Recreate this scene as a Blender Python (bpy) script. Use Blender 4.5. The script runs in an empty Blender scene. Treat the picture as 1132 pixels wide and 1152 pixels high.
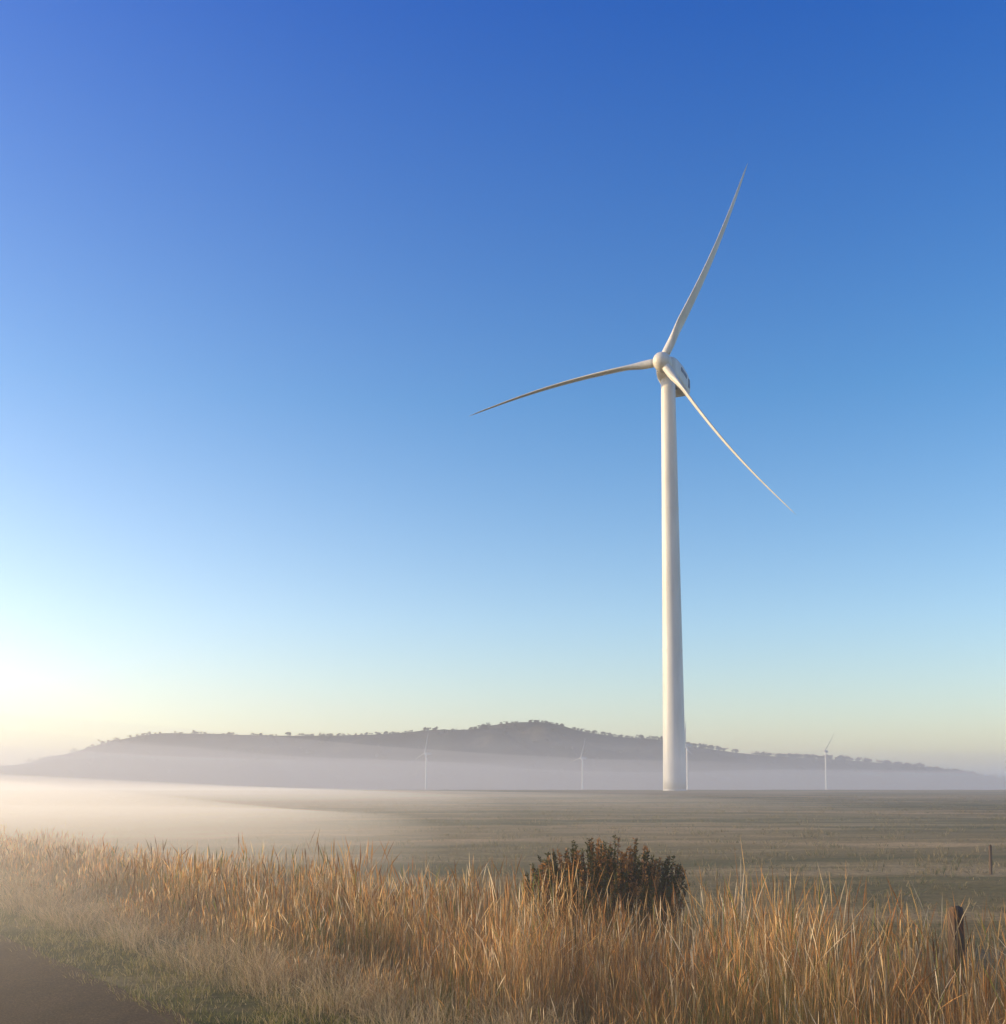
import bpy, math, numpy as np
from mathutils import Vector, Matrix, noise
rng=np.random.default_rng(7)
scene=bpy.context.scene
def link(o): scene.collection.objects.link(o); return o
def smooth(a,b,x):
    t=np.clip((np.asarray(x,float)-a)/(b-a),0,1); return t*t*(3-2*t)
P=np.array([.787,.617]); D=np.array([-.617,.787])
def vnoise(x,y,sc,seed=0.0):
    x=np.asarray(x,float); y=np.asarray(y,float)
    return np.array([noise.noise(Vector((a/sc+seed,b/sc-seed*.7,seed))) for a,b in zip(x.ravel(),y.ravel())]).reshape(x.shape)
def wav(x,y):
    return .5*np.sin(x*.021+1.3)*np.cos(y*.017+.4)+.3*np.sin(x*.05+y*.043)+.2*np.sin(y*.11-x*.07+2)
def ground_z(x,y):
    x=np.asarray(x,float); y=np.asarray(y,float)
    s=x*P[0]+y*P[1]
    z=-0.22*smooth(4.6,8.5,s)+.12*smooth(9,30,s)
    z=z+smooth(12,60,s)*.16*wav(x,y)*(1-smooth(150,190,y))
    z=z+.1*smooth(120,195,y)
    z=z-22*smooth(212,640,y)
    z=z+.03*smooth(3.2,5,s)*np.sin(x*2.1+y)*np.cos(y*1.7-x*.6)
    return z
# ---------- node helpers
def mat(name):
    m=bpy.data.materials.new(name); m.use_nodes=True; nt=m.node_tree; nt.nodes.clear()
    return m,nt,nt.nodes.new('ShaderNodeOutputMaterial')
def ramp(nt,stops,fac=None):
    r=nt.nodes.new('ShaderNodeValToRGB'); cr=r.color_ramp
    while len(cr.elements)<len(stops): cr.elements.new(.5)
    for e,(p,c) in zip(cr.elements,stops): e.position=p; e.color=(*c,1)
    if fac is not None: nt.links.new(fac,r.inputs[0])
    return r
def tex(nt,vec,scale,detail=6,rough=.6):
    n=nt.nodes.new('ShaderNodeTexNoise'); n.inputs['Scale'].default_value=scale
    n.inputs['Detail'].default_value=detail; n.inputs['Roughness'].default_value=rough
    nt.links.new(vec,n.inputs['Vector']); return n
def mapping(nt,sc=(1,1,1),rot=(0,0,0)):
    g=nt.nodes.new('ShaderNodeNewGeometry'); m=nt.nodes.new('ShaderNodeMapping')
    m.inputs['Scale'].default_value=sc; m.inputs['Rotation'].default_value=rot
    nt.links.new(g.outputs['Position'],m.inputs['Vector']); return m.outputs[0]
def mix(nt,a,b,f,mode='MIX'):
    m=nt.nodes.new('ShaderNodeMix'); m.data_type='RGBA'; m.blend_type=mode
    for s,i in ((f,0),(a,6),(b,7)):
        if isinstance(s,(int,float)): m.inputs[i].default_value=s
        elif isinstance(s,tuple): m.inputs[i].default_value=(*s,1)
        else: nt.links.new(s,m.inputs[i])
    return m.outputs[2]
def bsdf(nt,out,col,rough=.9,spec=.2,bump=None,bstr=.3,bdist=.02):
    b=nt.nodes.new('ShaderNodeBsdfPrincipled'); b.inputs['Roughness'].default_value=rough
    b.inputs['Specular IOR Level'].default_value=spec
    if isinstance(col,tuple): b.inputs['Base Color'].default_value=(*col,1)
    else: nt.links.new(col,b.inputs['Base Color'])
    if bump is not None:
        bp=nt.nodes.new('ShaderNodeBump'); bp.inputs['Strength'].default_value=bstr; bp.inputs['Distance'].default_value=bdist
        nt.links.new(bump,bp.inputs['Height']); nt.links.new(bp.outputs[0],b.inputs['Normal'])
    nt.links.new(b.outputs[0],out.inputs['Surface']); return b
def mesh_obj(name,verts,faces,m=None,smoothf=False):
    me=bpy.data.meshes.new(name); me.from_pydata([tuple(map(float,v)) for v in verts],[],[tuple(map(int,f)) for f in faces]); me.update()
    if m: me.materials.append(m)
    if smoothf: me.polygons.foreach_set('use_smooth',[True]*len(me.polygons))
    return bpy.data.objects.new(name,me)
# ---------- materials
m_ground,nt,o=mat('pasture_ground')
v=mapping(nt); vs=mapping(nt,(.18,1.0,1),(0,0,math.radians(8)))
big=tex(nt,mapping(nt,(.3,1,1)),.045,7,.65); mid=tex(nt,vs,.3,7,.68); fine=tex(nt,v,9,8,.7)
c1=ramp(nt,[(.40,(.035,.055,.012)),(.5,(.17,.135,.045)),(.62,(.56,.38,.18))],mid.outputs[0])
c2=ramp(nt,[(.44,(.03,.062,.013)),(.57,(.38,.25,.10))],big.outputs[0])
c=mix(nt,c1.outputs[0],c2.outputs[0],.5)
c3=ramp(nt,[(.3,(.3,.3,.3)),(.7,(1.5,1.5,1.5))],fine.outputs[0])
c=mix(nt,c,c3.outputs[0],.8,'MULTIPLY')
bsdf(nt,o,c,1,.05,fine.outputs[0],.9,.06)

m_road,nt,o=mat('gravelled_asphalt')
v=mapping(nt); a=tex(nt,v,60,5,.7); b_=tex(nt,mapping(nt,(1,.25,1),(0,0,math.radians(-38))),1.3,4)
c1=ramp(nt,[(.3,(.035,.021,.008)),(.55,(.12,.075,.032)),(.75,(.34,.22,.10))],a.outputs[0])
c=mix(nt,c1.outputs[0],ramp(nt,[(.3,(.6,.6,.6)),(.7,(1.4,1.32,1.15))],b_.outputs[0]).outputs[0],.8,'MULTIPLY')
bsdf(nt,o,c,.95,.1,a.outputs[0],.9,.015)

def blade_mat(name,trans=.35,rough=.7):
    m,nt,o=mat(name)
    at=nt.nodes.new('ShaderNodeAttribute'); at.attribute_name='col'
    b=bsdf(nt,o,at.outputs['Color'],rough,.25)
    t=nt.nodes.new('ShaderNodeBsdfTranslucent'); nt.links.new(at.outputs['Color'],t.inputs['Color'])
    mx=nt.nodes.new('ShaderNodeMixShader'); mx.inputs[0].default_value=trans
    nt.links.new(b.outputs[0],mx.inputs[1]); nt.links.new(t.outputs[0],mx.inputs[2]); nt.links.new(mx.outputs[0],o.inputs['Surface'])
    return m
m_grass=blade_mat('dry_grass',.45); m_leaf=blade_mat('gorse_foliage',.2)

m_white,nt,o=mat('turbine_paint')
v=mapping(nt,(1,1,.12)); n=tex(nt,v,.8,6,.65)
bsdf(nt,o,ramp(nt,[(.3,(.58,.55,.48)),(.7,(.75,.715,.64))],n.outputs[0]).outputs[0],.45,.35)
m_dark,nt,o=mat('dark_panel'); bsdf(nt,o,(.12,.14,.17),.5,.4)
m_wood,nt,o=mat('weathered_wood')
n=tex(nt,mapping(nt,(12,12,1.2)),3,6,.7)
bsdf(nt,o,ramp(nt,[(.3,(.04,.025,.018)),(.7,(.17,.11,.07))],n.outputs[0]).outputs[0],.9,.1,n.outputs[0],.8,.01)
m_bark,nt,o=mat('bark'); bsdf(nt,o,(.07,.05,.035),.9,.1)
m_hill,nt,o=mat('wooded_hillside')
n=tex(nt,mapping(nt),.006,8,.65); n2=tex(nt,mapping(nt),.05,5,.7)
c=ramp(nt,[(.40,(.008,.013,.009)),(.5,(.022,.026,.016)),(.62,(.10,.08,.045))],n.outputs[0]).outputs[0]
c=mix(nt,c,ramp(nt,[(.35,(.35,.35,.35)),(.65,(1.5,1.5,1.5))],n2.outputs[0]).outputs[0],.8,'MULTIPLY')
bsdf(nt,o,c,1,.05)
m_tree,nt,o=mat('distant_foliage'); bsdf(nt,o,(.015,.022,.012),1,.05)

# ---------- ground
def axis(neg,pos,n,near):
    u=np.linspace(-1,1,n); k=6.5
    f=np.sinh(k*np.abs(u))/math.sinh(k); return np.where(u<0,-f*neg,f*pos)
xs=axis(9000,9000,221,0); ys=np.concatenate([np.linspace(-40,0,12)[:-1],np.linspace(0,30,60)[:-1],30*np.exp(np.linspace(0,math.log(9500/30),130))])
X,Y=np.meshgrid(xs,ys); Z=ground_z(X,Y); nx=len(xs); ny=len(ys)
V=np.stack([X.ravel(),Y.ravel(),Z.ravel()],1)
i,j=np.meshgrid(np.arange(nx-1),np.arange(ny-1)); q=(j*nx+i).ravel()
F=np.stack([q,q+1,q+nx+1,q+nx],1)
g=link(mesh_obj('ground',V,F,m_ground,True))

# ---------- road
vs=[];fs=[]
L=np.linspace(-30,150,500)
ed=3.15+.10*vnoise(L,L*0,1.1,3)+.05*vnoise(L,L*0,.3,9)
cols=[-3.6,-2,-.3,1.2,2.3,None]
for k,l in enumerate(L):
    for cx in cols:
        s=ed[k] if cx is None else cx
        x,y=P*s+D*l; zz=float(ground_z(x,y))+(.02*(1-((s+.3)/3.3)**2) if cx is not None else 0)+.006
        vs.append((x,y,zz))
n=len(cols)
for k in range(len(L)-1):
    for c in range(n-1):
        a=k*n+c; fs.append((a,a+1,a+n+1,a+n))
link(mesh_obj('road',vs,fs,m_road,True))

# ---------- blades
def blades(name,pos,h,w,lean,az,col,seed,mat_,base_dark=.55):
    N=len(pos); T=np.array([0,.35,.7,.86,1.])
    prof_b=np.array([1,.9,.6,.35,0]); prof_s=np.array([.45,.35,.35,1.9,0])
    prof=np.where(seed[:,None],prof_s,prof_b)
    th=rng.uniform(0,2*np.pi,N); wx=np.cos(th)*w; wy=np.sin(th)*w
    cx=pos[:,0:1]+np.cos(az)[:,None]*(lean*h)[:,None]*T**2
    cy=pos[:,1:2]+np.sin(az)[:,None]*(lean*h)[:,None]*T**2
    cz=pos[:,2:3]+h[:,None]*(T-.35*(np.minimum(lean,1.3)**2)[:,None]*T**2)
    C=np.stack([cx,cy,cz],2)
    off=np.stack([wx[:,None]*prof,wy[:,None]*prof,0*prof],2)*.5
    Lv=C-off; Rv=C+off
    V=np.empty((N,9,3)); V[:,0:8:2]=Lv[:,:4]; V[:,1:8:2]=Rv[:,:4]; V[:,8]=C[:,4]
    idx=np.array([0,1,3,2, 2,3,5,4, 4,5,7,6, 6,7,8]); 
    loops=(np.arange(N)[:,None]*9+idx).ravel()
    me=bpy.data.meshes.new(name); me.vertices.add(N*9); me.vertices.foreach_set('co',V.astype(np.float32).ravel())
    me.loops.add(len(loops)); me.loops.foreach_set('vertex_index',loops.astype(np.int32))
    st=(np.arange(N)[:,None]*15+np.array([0,4,8,12])).ravel().astype(np.int32)
    me.polygons.add(N*4); me.polygons.foreach_set('loop_start',st)
    me.update(calc_edges=True)
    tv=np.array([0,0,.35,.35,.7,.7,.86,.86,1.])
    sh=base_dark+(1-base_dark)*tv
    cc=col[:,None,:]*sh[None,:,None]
    cc=np.concatenate([cc,np.ones((N,9,1))],2)
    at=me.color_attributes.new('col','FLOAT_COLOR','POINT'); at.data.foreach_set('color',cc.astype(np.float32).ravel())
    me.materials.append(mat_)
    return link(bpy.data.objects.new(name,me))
def scatter(nt_,smin,smax,lmin,lmax,per,rad,lpow=1.7):
    s=rng.uniform(smin,smax,nt_); l=lmin+(lmax-lmin)*rng.uniform(0,1,nt_)**lpow
    tid=np.repeat(np.arange(nt_),per)
    r=rad*np.sqrt(rng.uniform(0,1,nt_*per)); a=rng.uniform(0,2*np.pi,nt_*per)
    x=(P[0]*s+D[0]*l)[tid]+r*np.cos(a); y=(P[1]*s+D[1]*l)[tid]+r*np.sin(a)
    pos=np.stack([x,y,ground_z(x,y)-.01],1)
    return s,l,tid,pos,a
def pal(n,cols,wts):
    k=rng.choice(len(cols),n,p=np.array(wts)/sum(wts)); c=np.array(cols)[k]
    return c*rng.uniform(.75,1.25,(n,1))
# tall grass
NT,PER=6000,34
s,l,tid,pos,a=scatter(NT,4.35,8.9,-4,75,PER,.2,2.1)
cn=vnoise(s,l,1.3,5)+.4*vnoise(s,l,4,15)
th=(.60+.40*cn+rng.normal(0,.09,NT))*(.55+.45*smooth(4.3,5.6,s))
th+=.08*np.exp(-((s-7.3)/1.0)**2-((l-8.6)/1.6)**2)
th*= (1+.30*smooth(9,2,l))*(1-.36*smooth(10,25,l))
N=NT*PER
h=np.clip(th[tid]*rng.uniform(.35,1.12,N),.12,1.05)
seed=rng.uniform(0,1,N)<.26
h=np.where(seed,h*(1.16+.2*(rng.uniform(0,1,N)<.06)),h)
col=pal(N,[(.86,.53,.20),(.66,.32,.095),(.40,.165,.045),(.92,.70,.40),(.19,.19,.04)],[3,4,2.6,2.2,1.1])
patch=.52+.9*smooth(-.3,.3,vnoise(s,l,.9,33))
col=col*patch[tid][:,None]
gr=smooth(.02,.3,vnoise(s,l,1.3,21))
gsel=rng.uniform(0,1,N)<gr[tid]*.65
col=np.where(gsel[:,None]&~seed[:,None],np.array([.17,.18,.03])*rng.uniform(.6,1.5,(N,1)),col)
ta=rng.uniform(0,2*np.pi,NT)
az=np.where(rng.uniform(0,1,N)<.5,a,ta[tid]+rng.normal(0,.6,N))
dist=np.hypot(pos[:,0],pos[:,1]); wsc=np.clip(dist/9,.62,3)
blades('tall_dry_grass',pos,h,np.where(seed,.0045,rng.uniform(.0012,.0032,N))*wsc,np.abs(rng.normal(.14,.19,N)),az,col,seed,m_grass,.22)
# pale dry fringe
NT,PER=1700,46
s,l,tid,pos,a=scatter(NT,3.85,4.9,-3,60,PER,.2)
N=NT*PER
h=np.clip((.24+.2*vnoise(s,l,.8,8))[tid]*rng.uniform(.5,1.4,N),.05,.6)
col=pal(N,[(.88,.66,.36),(.70,.49,.24),(.46,.28,.11),(.18,.19,.05)],[4,3,1.5,1])
wsc=np.clip(np.hypot(pos[:,0],pos[:,1])/9,.8,3)
blades('dry_verge_grass',pos,h,rng.uniform(.0015,.0035,N)*wsc,np.abs(rng.normal(.8,.35,N)),a,col,rng.uniform(0,1,N)<.1,m_grass,.6)
# short green verge
NT,PER=2600,28
s,l,tid,pos,a=scatter(NT,3.05,4.3,-3,45,PER,.14)
N=NT*PER
h=np.clip((.06+.04*vnoise(s,l,.7,12))[tid]*rng.uniform(.5,1.6,N),.015,.2)
col=pal(N,[(.26,.25,.04),(.46,.34,.10),(.75,.55,.26),(.18,.19,.03)],[4,3,4,2])
blades('verge_grass',pos,h,rng.uniform(.002,.005,N),np.abs(rng.normal(.6,.3,N)),a,col,np.zeros(N,bool),m_grass,.6)
# pasture tufts beyond
NT,PER=5200,18
yy=8+130*rng.uniform(0,1,NT)**1.6; xx=rng.uniform(-.75,.75,NT)*yy*1.0
ok=(xx*P[0]+yy*P[1])>8.3; xx=xx[ok];yy=yy[ok];NT=len(xx)
tid=np.repeat(np.arange(NT),PER);N=NT*PER
r=.3*np.sqrt(rng.uniform(0,1,N)); a=rng.uniform(0,2*np.pi,N)
x=xx[tid]+r*np.cos(a); y=yy[tid]+r*np.sin(a); pos=np.stack([x,y,ground_z(x,y)-.01],1)
tn=.5+vnoise(xx,yy,6,4)
h=np.clip((.08+.08*tn)[tid]*rng.uniform(.5,1.3,N),.03,.3)
col=pal(N,[(.36,.26,.11),(.22,.18,.07),(.12,.14,.04),(.5,.36,.17)],[3,3,3.5,1.6])
blades('pasture_grass',pos,h,rng.uniform(.006,.014,N)*(1+y/60),np.abs(rng.normal(.6,.3,N)),a,col,np.zeros(N,bool),m_grass,.6)

# ---------- gorse bush
def bush(cx,cy,w,hh,name):
    bz=float(ground_z(cx,cy)); verts=[];faces=[];cols=[]
    emp=bpy.data.objects.new(name,None); link(emp); emp.location=(cx,cy,bz)
    sv=[];sf=[]
    for k in range(360):
        a=rng.uniform(0,2*np.pi); rr=math.sqrt(rng.uniform(0,1))
        env=math.sqrt(max(0,1-.58*rr**2))*(1+.12*math.sin(3*a+1)*rr)
        tip=np.array([math.cos(a)*rr*w/2,math.sin(a)*rr*w/2*.9,hh*env*rng.uniform(.76,1.04)])
        base=np.array([tip[0]*.35,tip[1]*.35,0.0]); mid_=(base+tip)/2+np.array([tip[0]*.2,tip[1]*.2,-.05])
        pts=[(1-t)**2*base+2*t*(1-t)*mid_+t*t*tip for t in np.linspace(0,1,8)]
        b0=len(sv)
        for q_,pnt in enumerate(pts):
            r_=.009*(1-q_/8)+.002
            for m_ in range(3): sv.append(pnt+r_*np.array([math.cos(m_*2.09),math.sin(m_*2.09),0]))
        for q_ in range(7):
            for m_ in range(3):
                sf.append((b0+q_*3+m_,b0+q_*3+(m_+1)%3,b0+q_*3+3+(m_+1)%3,b0+q_*3+3+m_))
        tone=rng.uniform(.6,1.4); rusty=rng.uniform()<.5
        for q_ in range(130):
            t=rng.uniform(.3,1)**.8
            c=(1-t)**2*base+2*t*(1-t)*mid_+t*t*tip
            aa=rng.uniform(0,2*np.pi); ln=rng.uniform(.02,.055)*(1.15-.4*t); el=rng.uniform(.2,1.2)
            d=np.array([math.cos(aa)*math.cos(el),math.sin(aa)*math.cos(el),math.sin(el)])
            sd=np.cross(d,rng.normal(size=3)); sd/=np.linalg.norm(sd)+1e-6; sd*=.007
            c=c+d*.008; b=len(verts); verts+= [c-sd*.6,c+sd*.6,c+d*ln*.6+sd,c+d*ln,c+d*ln*.6-sd]; faces.append((b,b+1,b+2,b+3,b+4))
            cc=np.array([.085,.08,.02])*tone
            if t>.7 and rusty: cc=np.array([.38,.18,.05])*tone
            cols+= [(*cc,1)]*5
    st=mesh_obj('stems',sv,sf,m_bark); link(st); st.parent=emp
    fo=mesh_obj('foliage',verts,faces,m_leaf)
    at=fo.data.color_attributes.new('col','FLOAT_COLOR','POINT'); at.data.foreach_set('color',np.array(cols,np.float32).ravel())
    link(fo); fo.parent=emp
bush(1.15,12.5,1.95,1.25,'gorse_bush')

# ---------- fence posts
def post(x,y,w,top,name):
    bz=float(ground_z(x,y))-.2; vs=[];fs=[];seg=9
    H=[0,.3,.6,.9,.985,1.0]
    for k,t in enumerate(H):
        for m_ in range(seg):
            a=m_/seg*2*math.pi; rr=w/2*(1-.1*t)*(1+.12*math.sin(3*a+1)+.05*math.sin(7*a+k*.4))*(.86 if k==5 else 1)
            vs.append((rr*math.cos(a)+.02*t,rr*math.sin(a),t*(top-bz)+(.012*math.sin(a*2) if k>=4 else 0)))
    for k in range(len(H)-1):
        for m_ in range(seg): fs.append((k*seg+m_,k*seg+(m_+1)%seg,(k+1)*seg+(m_+1)%seg,(k+1)*seg+m_))
    fs.append(tuple(range((len(H)-1)*seg,len(H)*seg)))
    ob=link(mesh_obj(name,vs,fs,m_wood)); ob.location=(x,y,bz)
post(3.44,8.4,.12,.74,'fence_post')
post(9.8,22,.06,.42,'fence_post')

# ---------- wind turbine
def ring_mesh(name,rings,m,cap=True,smoothf=True):
    n=len(rings[0]); vs=[p for r in rings for p in r]; fs=[]
    for k in range(len(rings)-1):
        for q in range(n): fs.append((k*n+q,k*n+(q+1)%n,(k+1)*n+(q+1)%n,(k+1)*n+q))
    if cap: fs.append(tuple(range(n))[::-1]); fs.append(tuple(range((len(rings)-1)*n,len(rings)*n)))
    ob=mesh_obj(name,vs,fs,m,smoothf); return ob.data
def circ(r,z,n=48): return [(r*math.cos(2*math.pi*k/n),r*math.sin(2*math.pi*k/n),z) for k in range(n)]
HT=79.0
tw=[]
for z in np.linspace(0,HT-.5,40):
    r=2.15-(2.15-1.33)*(z/HT)**.9
    tw.append(circ(r,z))
tower_me=ring_mesh('tower',tw,m_white)
fv=[];ff=[]
for zc in (.15,26,53,HT-.6):
    r=2.15-.82*(zc/HT)**.9+.035
    b=len(fv); 
    for rr,zz in ((r-.05,zc-.14),(r,zc-.12),(r,zc+.12),(r-.05,zc+.14)): fv+=circ(rr,zz)
    for k in range(3):
        for q in range(48): ff.append((b+k*48+q,b+k*48+(q+1)%48,b+(k+1)*48+(q+1)%48,b+(k+1)*48+q))
flange_me=mesh_obj('flanges',fv,ff,m_white).data
dv=[];df=[]
for zi,z in enumerate(np.linspace(1.2,3.6,8)):
    hw=.22*math.sqrt(max(.05,1-max(0,(z-3.0)/.65)**2))
    for k in range(6):
        a=math.radians(60)+(-hw+2*hw*k/5); r=2.15-.82*(z/HT)**.9+.02
        dv.append((r*math.cos(a),r*math.sin(a),z))
for zi in range(7):
    for k in range(5): b=zi*6+k; df.append((b,b+1,b+7,b+6))
door_me=mesh_obj('door',dv,df,m_dark).data
def superell(w,h,n=32,e=.45):
    out=[]
    for k in range(n):
        a=2*math.pi*k/n; c=math.cos(a); s_=math.sin(a)
        out.append((w*math.copysign(abs(c)**e,c),h*math.copysign(abs(s_)**e,s_)))
    return out
nr=[]
for y,w,h,zo in ((-2.5,1.2,1.2,0),(-2.2,1.6,1.6,0),(-1.4,1.9,1.95,.05),(0,2.1,2.2,.1),(3,2.25,2.3,.15),(6.5,2.2,2.2,.2),(8.9,1.95,1.9,.3),(9.6,1.3,1.2,.4)):
    nr.append([(px,y,pz+zo) for px,pz in superell(w,h)])
nac_me=ring_mesh('nacelle',nr,m_white)
sr=[]
for y,r in ((-2.3,1.25),(-2.55,1.6),(-3.3,1.75),(-4.3,1.72),(-5.0,1.45),(-5.5,1.0),(-5.75,.5),(-5.82,.05)):
    sr.append([(r*math.cos(2*math.pi*k/32),y,r*math.sin(2*math.pi*k/32)) for k in range(32)])
spin_me=ring_mesh('hub_spinner',sr,m_white)
pv=[];pf=[]
def boxadd(c,sz):
    b=len(pv)
    for dx in(-1,1):
        for dy in(-1,1):
            for dz in(-1,1): pv.append((c[0]+dx*sz[0]/2,c[1]+dy*sz[1]/2,c[2]+dz*sz[2]/2))
    for f in ((0,1,3,2),(4,6,7,5),(0,4,5,1),(2,3,7,6),(0,2,6,4),(1,5,7,3)): pf.append(tuple(b+i for i in f))
boxadd((-2.24,3.4,.6),(.10,3.8,.7)); boxadd((2.24,3.4,.6),(.10,3.8,.7)); boxadd((0,4.8,2.6),(1.4,1.2,.5)); boxadd((.3,6.2,2.9),(.06,.06,1.4)); boxadd((.3,6.2,3.5),(.5,.06,.06))
boxadd((0,3.2,-2.16),(1.5,2.0,.08)); boxadd((-2.2,7.2,.1),(.1,.9,1.7)); boxadd((2.2,7.2,.1),(.1,.9,1.7))
det_me=mesh_obj('nacelle_details',pv,pf,m_dark).data
R=41.0
def blade_mesh():
    rings=[]
    us=np.concatenate([[.03,.05,.075],np.linspace(.1,1,30)])
    for u in us:
        r=u*R
        if u<.075: ch,tk,bl=1.6,1.6,0
        else:
            t=min(1,(u-.075)/.13); t=t*t*(3-2*t)
            full=2.6*(1-((u-.2)/.8))**.9*.84+.36 if u>.2 else 2.55
            if u>.93: full*=max(.12,1-((u-.93)/.07)**2*.88)
            ch=1.6+(full-1.6)*t; tk=1.6*(1-t)+t*full*(.33-.12*u); bl=t
        tw_=math.radians(80+3*u)
        off=1.15*math.sin(math.pi*min(1,u))*u**.1
        down=.4*u*u
        ring=[]
        for k in range(20):
            a=2*math.pi*k/20
            ce=math.cos(a)*.5*ch; te=math.sin(a)*.5*tk*(1 if bl==0 else (1-bl*.45*(1+math.cos(a))/1.0*.9))
            ce-= bl*.10*ch
            x=ce*math.cos(tw_)-te*math.sin(tw_); y=ce*math.sin(tw_)+te*math.cos(tw_)
            ring.append((x+off,y+down-0.0,r))
        rings.append(ring)
    return ring_mesh('blade',rings,m_white)
blade_me=blade_mesh()
def turbine(x,y,z,yaw,phase,name='wind_turbine'):
    e=link(bpy.data.objects.new(name,None)); e.location=(x,y,z)
    def part(nm,me,M):
        o_=bpy.data.objects.new(nm,me); link(o_); o_.parent=e; o_.matrix_local=M
    part('tower',tower_me,Matrix()); part('flanges',flange_me,Matrix()); part('door',door_me,Matrix())
    T=Matrix.Translation((0,0,HT+1.2))@Matrix.Rotation(-math.radians(yaw),4,'Z')@Matrix.Rotation(math.radians(-5),4,'X')
    part('nacelle',nac_me,T); part('hub_spinner',spin_me,T); part('nacelle_details',det_me,T)
    for k in range(3):
        ang=phase+120*k
        M=T@Matrix.Translation((0,-4.0,0))@Matrix.Rotation(math.radians(90-ang),4,'Y')
        part('blade_%d'%(k+1),blade_me,M)
turbine(31.65,200,float(ground_z(31.65,200))-.05,25,66.6)
turbine(617,2070,-21.5,38,62)
turbine(-149,2100,-25,55,80)
turbine(157,2140,-33,60,75)
turbine(298,1750,-21.5,75,95)

# ---------- hills
prof=[(-900,892),(-600,884),(-300,870),(-50,863),(20,861),(50,857),(100,843),(150,829),(180,825),(240,826),(300,828),(380,828),(440,826),(490,821),(530,822),(560,815),(600,812),(625,814),(650,823),(700,830),(740,832),(790,842),(850,850),(900,853),(960,856),(1020,862),(1080,869),(1132,880),(1250,886),(1600,888),(2300,892)]
px=np.array([p[0] for p in prof],float); py=np.array([p[1] for p in prof],float)
RY=3700.
pX=(px-566)/1214*RY; pZ=(879-py)/1214*RY+2
NX,NY=520,60
gx=np.linspace(pX[0],pX[-1],NX); gy=np.concatenate([np.linspace(2950,3700,38),np.linspace(3700,5200,23)[1:]])
Hx=np.interp(gx,pX,pZ); ker=np.ones(5)/5; Hx=np.convolve(np.pad(Hx,2,'edge'),ker,'valid')
NY=len(gy)
V=[];
for jy,y in enumerate(gy):
    t=(y-2950)/750 if y<=3700 else 1-(y-3700)/1500
    for ix in range(NX):
        x=gx[ix]
        warp=.35*noise.noise(Vector((x/330,y/260,1.3)))+.15*noise.noise(Vector((x/110,y/100,4.3)))
        tt=min(1,max(0,t+warp*4*t*(1-t)*.8)); sh=tt*tt*(3-2*tt)*.55+tt*.45
        z=-28+(Hx[ix]+28)*sh+ (2.2*noise.noise(Vector((x/24,y/24,0))))*min(1,t*3)
        V.append((x,y,z))
i,j=np.meshgrid(np.arange(NX-1),np.arange(NY-1)); q=(j*NX+i).ravel()
F=np.stack([q,q+1,q+NX+1,q+NX],1)
link(mesh_obj('hills',V,F,m_hill,True))
tv=[];tf=[]
def tree(x,y,z,s):
    for k in range(3):
        a=rng.uniform(0,6.28); b=len(tv)
        tv.extend([(x-.35*s*.1,y,z-1),(x+.35*s*.1,y,z-1),(x+s*.3*math.cos(a),y+.1,z+s*.7)]); tf.append((b,b+1,b+2))
    lobes=[(rng.normal(0,.3)*s,rng.normal(0,.3)*s,s*rng.uniform(.35,.9),s*rng.uniform(.2,.34)) for _ in range(7)]
    for lx,ly,lz,lr in lobes:
        for _ in range(22):
            d=rng.normal(size=3); d/=np.linalg.norm(d); c=np.array([x+lx,y+ly,z+lz])+d*lr*rng.uniform(.3,1.1)*np.array([1.2,1.2,.8])
            u=rng.normal(size=3); u/=np.linalg.norm(u); w_=np.cross(u,d); r_=s*.09
            b=len(tv); tv.extend([c+u*r_,c+w_*r_,c-u*r_,c-w_*r_]); tf.append((b,b+1,b+2,b+3))
def ridge_z(x): return float(np.interp(x,gx,Hx))
spots=[]
for p0,p1,n_,s0,s1 in ((35,62,9,9,17),(478,494,8,9,15),(536,552,7,10,16),(560,640,30,6,11),(640,700,30,7,13),(700,830,70,7,16),(790,800,5,13,19),(845,905,45,8,16),(905,985,55,10,19),(985,1120,70,7,15),(200,470,90,5,11),(100,200,35,5,11)):
    for _ in range(n_):
        p_=rng.uniform(p0,p1); spots.append(((p_-566)/1214*RY,RY-rng.uniform(0,25),rng.uniform(s0,s1)))
for x,y,s_ in spots: tree(x,y,ridge_z(x)-3.0,s_)
Vh=np.array(V).reshape(NY,NX,3)
for _ in range(1100):
    ix=rng.integers(60,NX-60); iy=rng.integers(8,36); c=Vh[iy,ix]
    if noise.noise(Vector((c[0]/200,c[1]/200,7)))>-.05: tree(c[0],c[1],c[2]-1,rng.uniform(9,17))
link(mesh_obj('distant_trees',tv,tf,m_tree))

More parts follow.
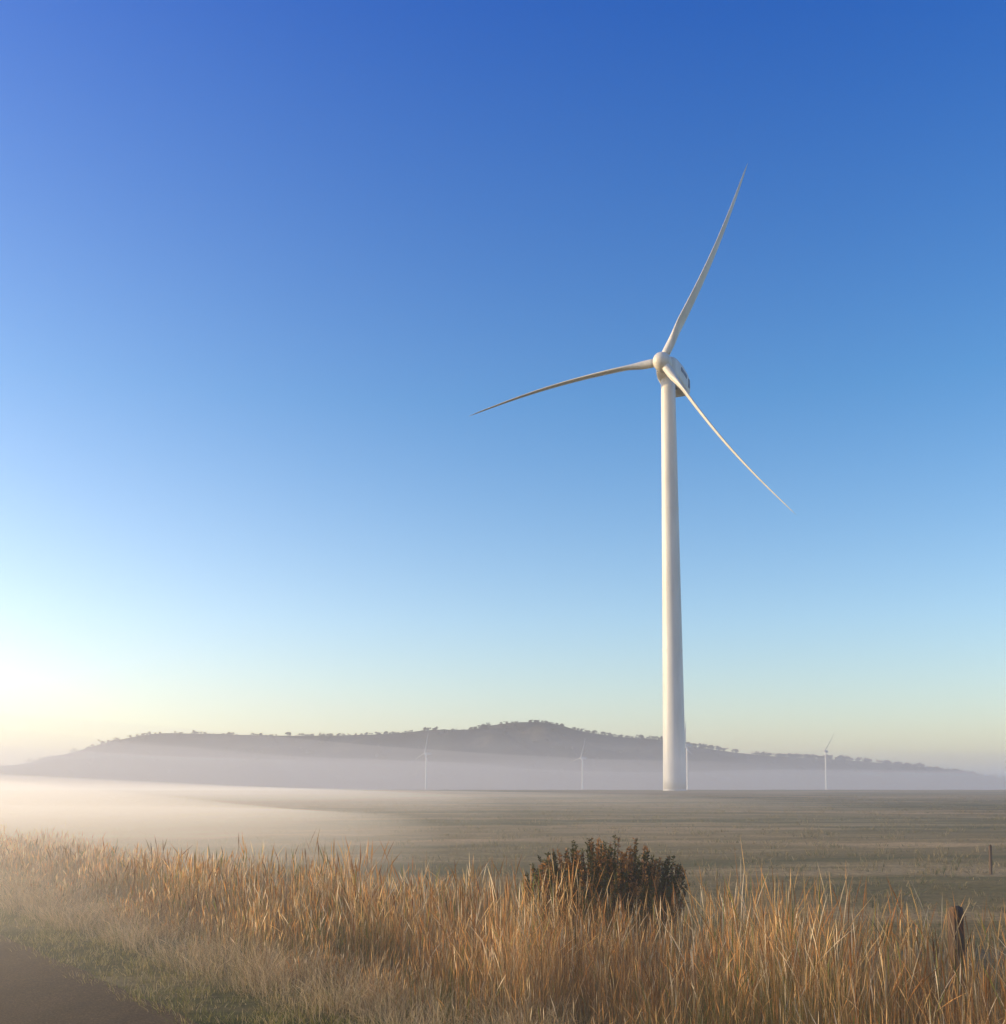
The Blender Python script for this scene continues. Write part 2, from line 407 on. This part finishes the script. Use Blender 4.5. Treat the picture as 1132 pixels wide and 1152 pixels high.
# ---------- mist volumes
def vol(name,dens,g_,col,L):
    m,nt,o=mat(name); s_=nt.nodes.new('ShaderNodeVolumeScatter'); s_.inputs['Density'].default_value=dens
    s_.inputs['Anisotropy'].default_value=g_; s_.inputs['Color'].default_value=(*col,1)
    e=nt.nodes.new('ShaderNodeEmission'); e.inputs['Color'].default_value=(*L,1); e.inputs['Strength'].default_value=dens  # added glow L stands in for light scattered many times in the mist
    ad=nt.nodes.new('ShaderNodeAddShader'); nt.links.new(s_.outputs[0],ad.inputs[0]); nt.links.new(e.outputs[0],ad.inputs[1])
    nt.links.new(ad.outputs[0],o.inputs['Volume']); return m
def box(name,x0,x1,y0,y1,z0,z1,m):
    vs=[(x,y,z) for x in(x0,x1) for y in(y0,y1) for z in(z0,z1)]
    return link(mesh_obj(name,vs,[(0,1,3,2),(4,6,7,5),(0,4,5,1),(2,3,7,6),(0,2,6,4),(1,5,7,3)],m))
def mistfield(name,xs_,ys_,top,bot,m):
    nx_,ny_=len(xs_),len(ys_); X_,Y_=np.meshgrid(xs_,ys_)
    Zt=np.maximum(top(X_,Y_),bot+.05)
    t_=np.stack([X_,Y_,Zt],2).reshape(-1,3); b_=np.stack([X_,Y_,X_*0+bot],2).reshape(-1,3)
    Vv=np.concatenate([t_,b_]); n_=nx_*ny_; ff_=[]
    for jj in range(ny_-1):
        for ii in range(nx_-1):
            q_=jj*nx_+ii; ff_.append((q_,q_+1,q_+nx_+1,q_+nx_)); ff_.append((n_+q_,n_+q_+nx_,n_+q_+nx_+1,n_+q_+1))
    for ii in range(nx_-1):
        ff_.append((ii,n_+ii,n_+ii+1,ii+1)); q_=(ny_-1)*nx_+ii; ff_.append((q_,q_+1,n_+q_+1,n_+q_))
    for jj in range(ny_-1):
        q_=jj*nx_; ff_.append((q_,q_+nx_,n_+q_+nx_,n_+q_)); q_=jj*nx_+nx_-1; ff_.append((q_,n_+q_,n_+q_+nx_,q_+nx_))
    return link(mesh_obj(name,Vv,ff_,m))
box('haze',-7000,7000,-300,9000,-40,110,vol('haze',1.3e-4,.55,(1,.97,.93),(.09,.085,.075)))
def top1(x,y):
    und=1+.12*np.sin(x*.03+1)*np.cos(y*.021)+.08*np.sin(x*.07-y*.05)
    f=(6+9*smooth(60,-260,x)*smooth(0,130,y))*und
    return f*(1-smooth(205,330,y))-21*smooth(215,330,y)
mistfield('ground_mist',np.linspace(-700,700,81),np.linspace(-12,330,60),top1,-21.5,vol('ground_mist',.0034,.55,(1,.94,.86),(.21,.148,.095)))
def wedge(x0,ky,slope,cap,low,y0=130,y1=215):
    def f_(x,y):
        f=slope*(-x+x0-ky*y); f=cap*(1-np.exp(-np.maximum(f,0)/cap))+np.maximum(np.minimum(f,0),-2)
        return f*(1-.85*smooth(y0,y1,y))-low
    return f_
bank_glow=(.60,.43,.24); mc=(1,.93,.83)  # warm glow colour added to the banks, then their scatter colour
mistfield('mist_bank',np.linspace(-240,60,120),np.linspace(3,250,90),wedge(40,.0,.035,7,.5,60,250),-2.5,vol('mist_bank_outer',.0045,.6,mc,bank_glow))
mistfield('mist_bank',np.linspace(-240,14,120),np.linspace(3,230,90),wedge(6,.02,.08,9,.4,50,230),-2.5,vol('mist_bank_core',.009,.6,mc,bank_glow))
mistfield('mist_bank',np.linspace(-60,2,90),np.linspace(1,70,70),wedge(-.8,.0,.30,4,.35,15,70),-2.5,vol('mist_bank_near',.026,.6,mc,bank_glow))
def top2(x,y): return 26+60*smooth(700,-1600,x)+7*np.sin(x*.006)*np.sin(y*.004)
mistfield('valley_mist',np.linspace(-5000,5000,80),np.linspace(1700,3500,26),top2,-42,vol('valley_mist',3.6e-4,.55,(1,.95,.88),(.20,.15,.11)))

# ---------- sky & sun
az=math.radians(-84); el=math.radians(13)
S=Vector((math.sin(az)*math.cos(el),math.cos(az)*math.cos(el),math.sin(el)))
ld=bpy.data.lights.new('sun','SUN'); ld.energy=5; ld.angle=math.radians(.5); ld.color=(1,.75,.44)
lo=link(bpy.data.objects.new('sun',ld)); lo.rotation_euler=S.to_track_quat('Z','Y').to_euler()
w=bpy.data.worlds.new('World'); scene.world=w; w.use_nodes=True; nt=w.node_tree
bg=nt.nodes['Background']; sk=nt.nodes.new('ShaderNodeTexSky'); sk.sky_type='NISHITA'; sk.sun_disc=False
sk.sun_elevation=el; sk.sun_rotation=az; sk.air_density=1.0; sk.dust_density=.6; sk.ozone_density=2.5
tc=nt.nodes.new('ShaderNodeTexCoord'); sp=nt.nodes.new('ShaderNodeSeparateXYZ'); nt.links.new(tc.outputs['Generated'],sp.inputs[0])
# clearer, deeper zenith and hazier horizon than the stock atmosphere (values /3)
rp=ramp(nt,[(0,(.76,.655,.58)),(.04,(.75,.665,.60)),(.146,(.60,.645,.675)),(.34,(.26,.50,.665)),(.61,(.025,.285,.70)),(1,(.01,.2,.6))],sp.outputs['Z'])
ml=mix(nt,sk.outputs[0],rp.outputs[0],1.0,'MULTIPLY')
def math_(op,a,b=None):
    n=nt.nodes.new('ShaderNodeMath'); n.operation=op
    for k,s_ in enumerate((a,b)):
        if s_ is None: continue
        if isinstance(s_,(int,float)): n.inputs[k].default_value=s_
        else: nt.links.new(s_,n.inputs[k])
    return n.outputs[0]
vm=nt.nodes.new('ShaderNodeVectorMath'); vm.operation='DOT_PRODUCT'; nt.links.new(tc.outputs['Generated'],vm.inputs[0]); vm.inputs[1].default_value=S
au=math_('POWER',math_('MAXIMUM',math_('DIVIDE',math_('ADD',vm.outputs['Value'],.35),1.35),0),3.0)
ez=math_('EXPONENT',math_('MULTIPLY',math_('MAXIMUM',sp.outputs['Z'],0),-4.2))
au=math_('MULTIPLY',au,ez)
sc1=nt.nodes.new('ShaderNodeVectorMath'); sc1.operation='SCALE'; nt.links.new(ml,sc1.inputs[0]); sc1.inputs['Scale'].default_value=3*.12/.15
sc2=nt.nodes.new('ShaderNodeVectorMath'); sc2.operation='SCALE'; sc2.inputs[0].default_value=(1.05,.70,.40); nt.links.new(math_('MULTIPLY',au,9.0),sc2.inputs['Scale'])
ad=nt.nodes.new('ShaderNodeVectorMath'); ad.operation='ADD'; nt.links.new(sc1.outputs[0],ad.inputs[0]); nt.links.new(sc2.outputs[0],ad.inputs[1])
nt.links.new(ad.outputs[0],bg.inputs['Color']); bg.inputs['Strength'].default_value=.15
# ---------- camera
cd=bpy.data.cameras.new('camera'); cd.sensor_fit='HORIZONTAL'; cd.sensor_width=36; cd.lens=1214/1132*36
cd.shift_y=(303-127.6)/1132; cd.clip_end=30000; cd.clip_start=.1
co=link(bpy.data.objects.new('camera',cd)); co.location=(0,0,1.7); co.rotation_euler=(math.radians(96),0,0)
scene.camera=co
scene.view_settings.view_transform='Standard'; scene.view_settings.look='None'; scene.view_settings.exposure=0
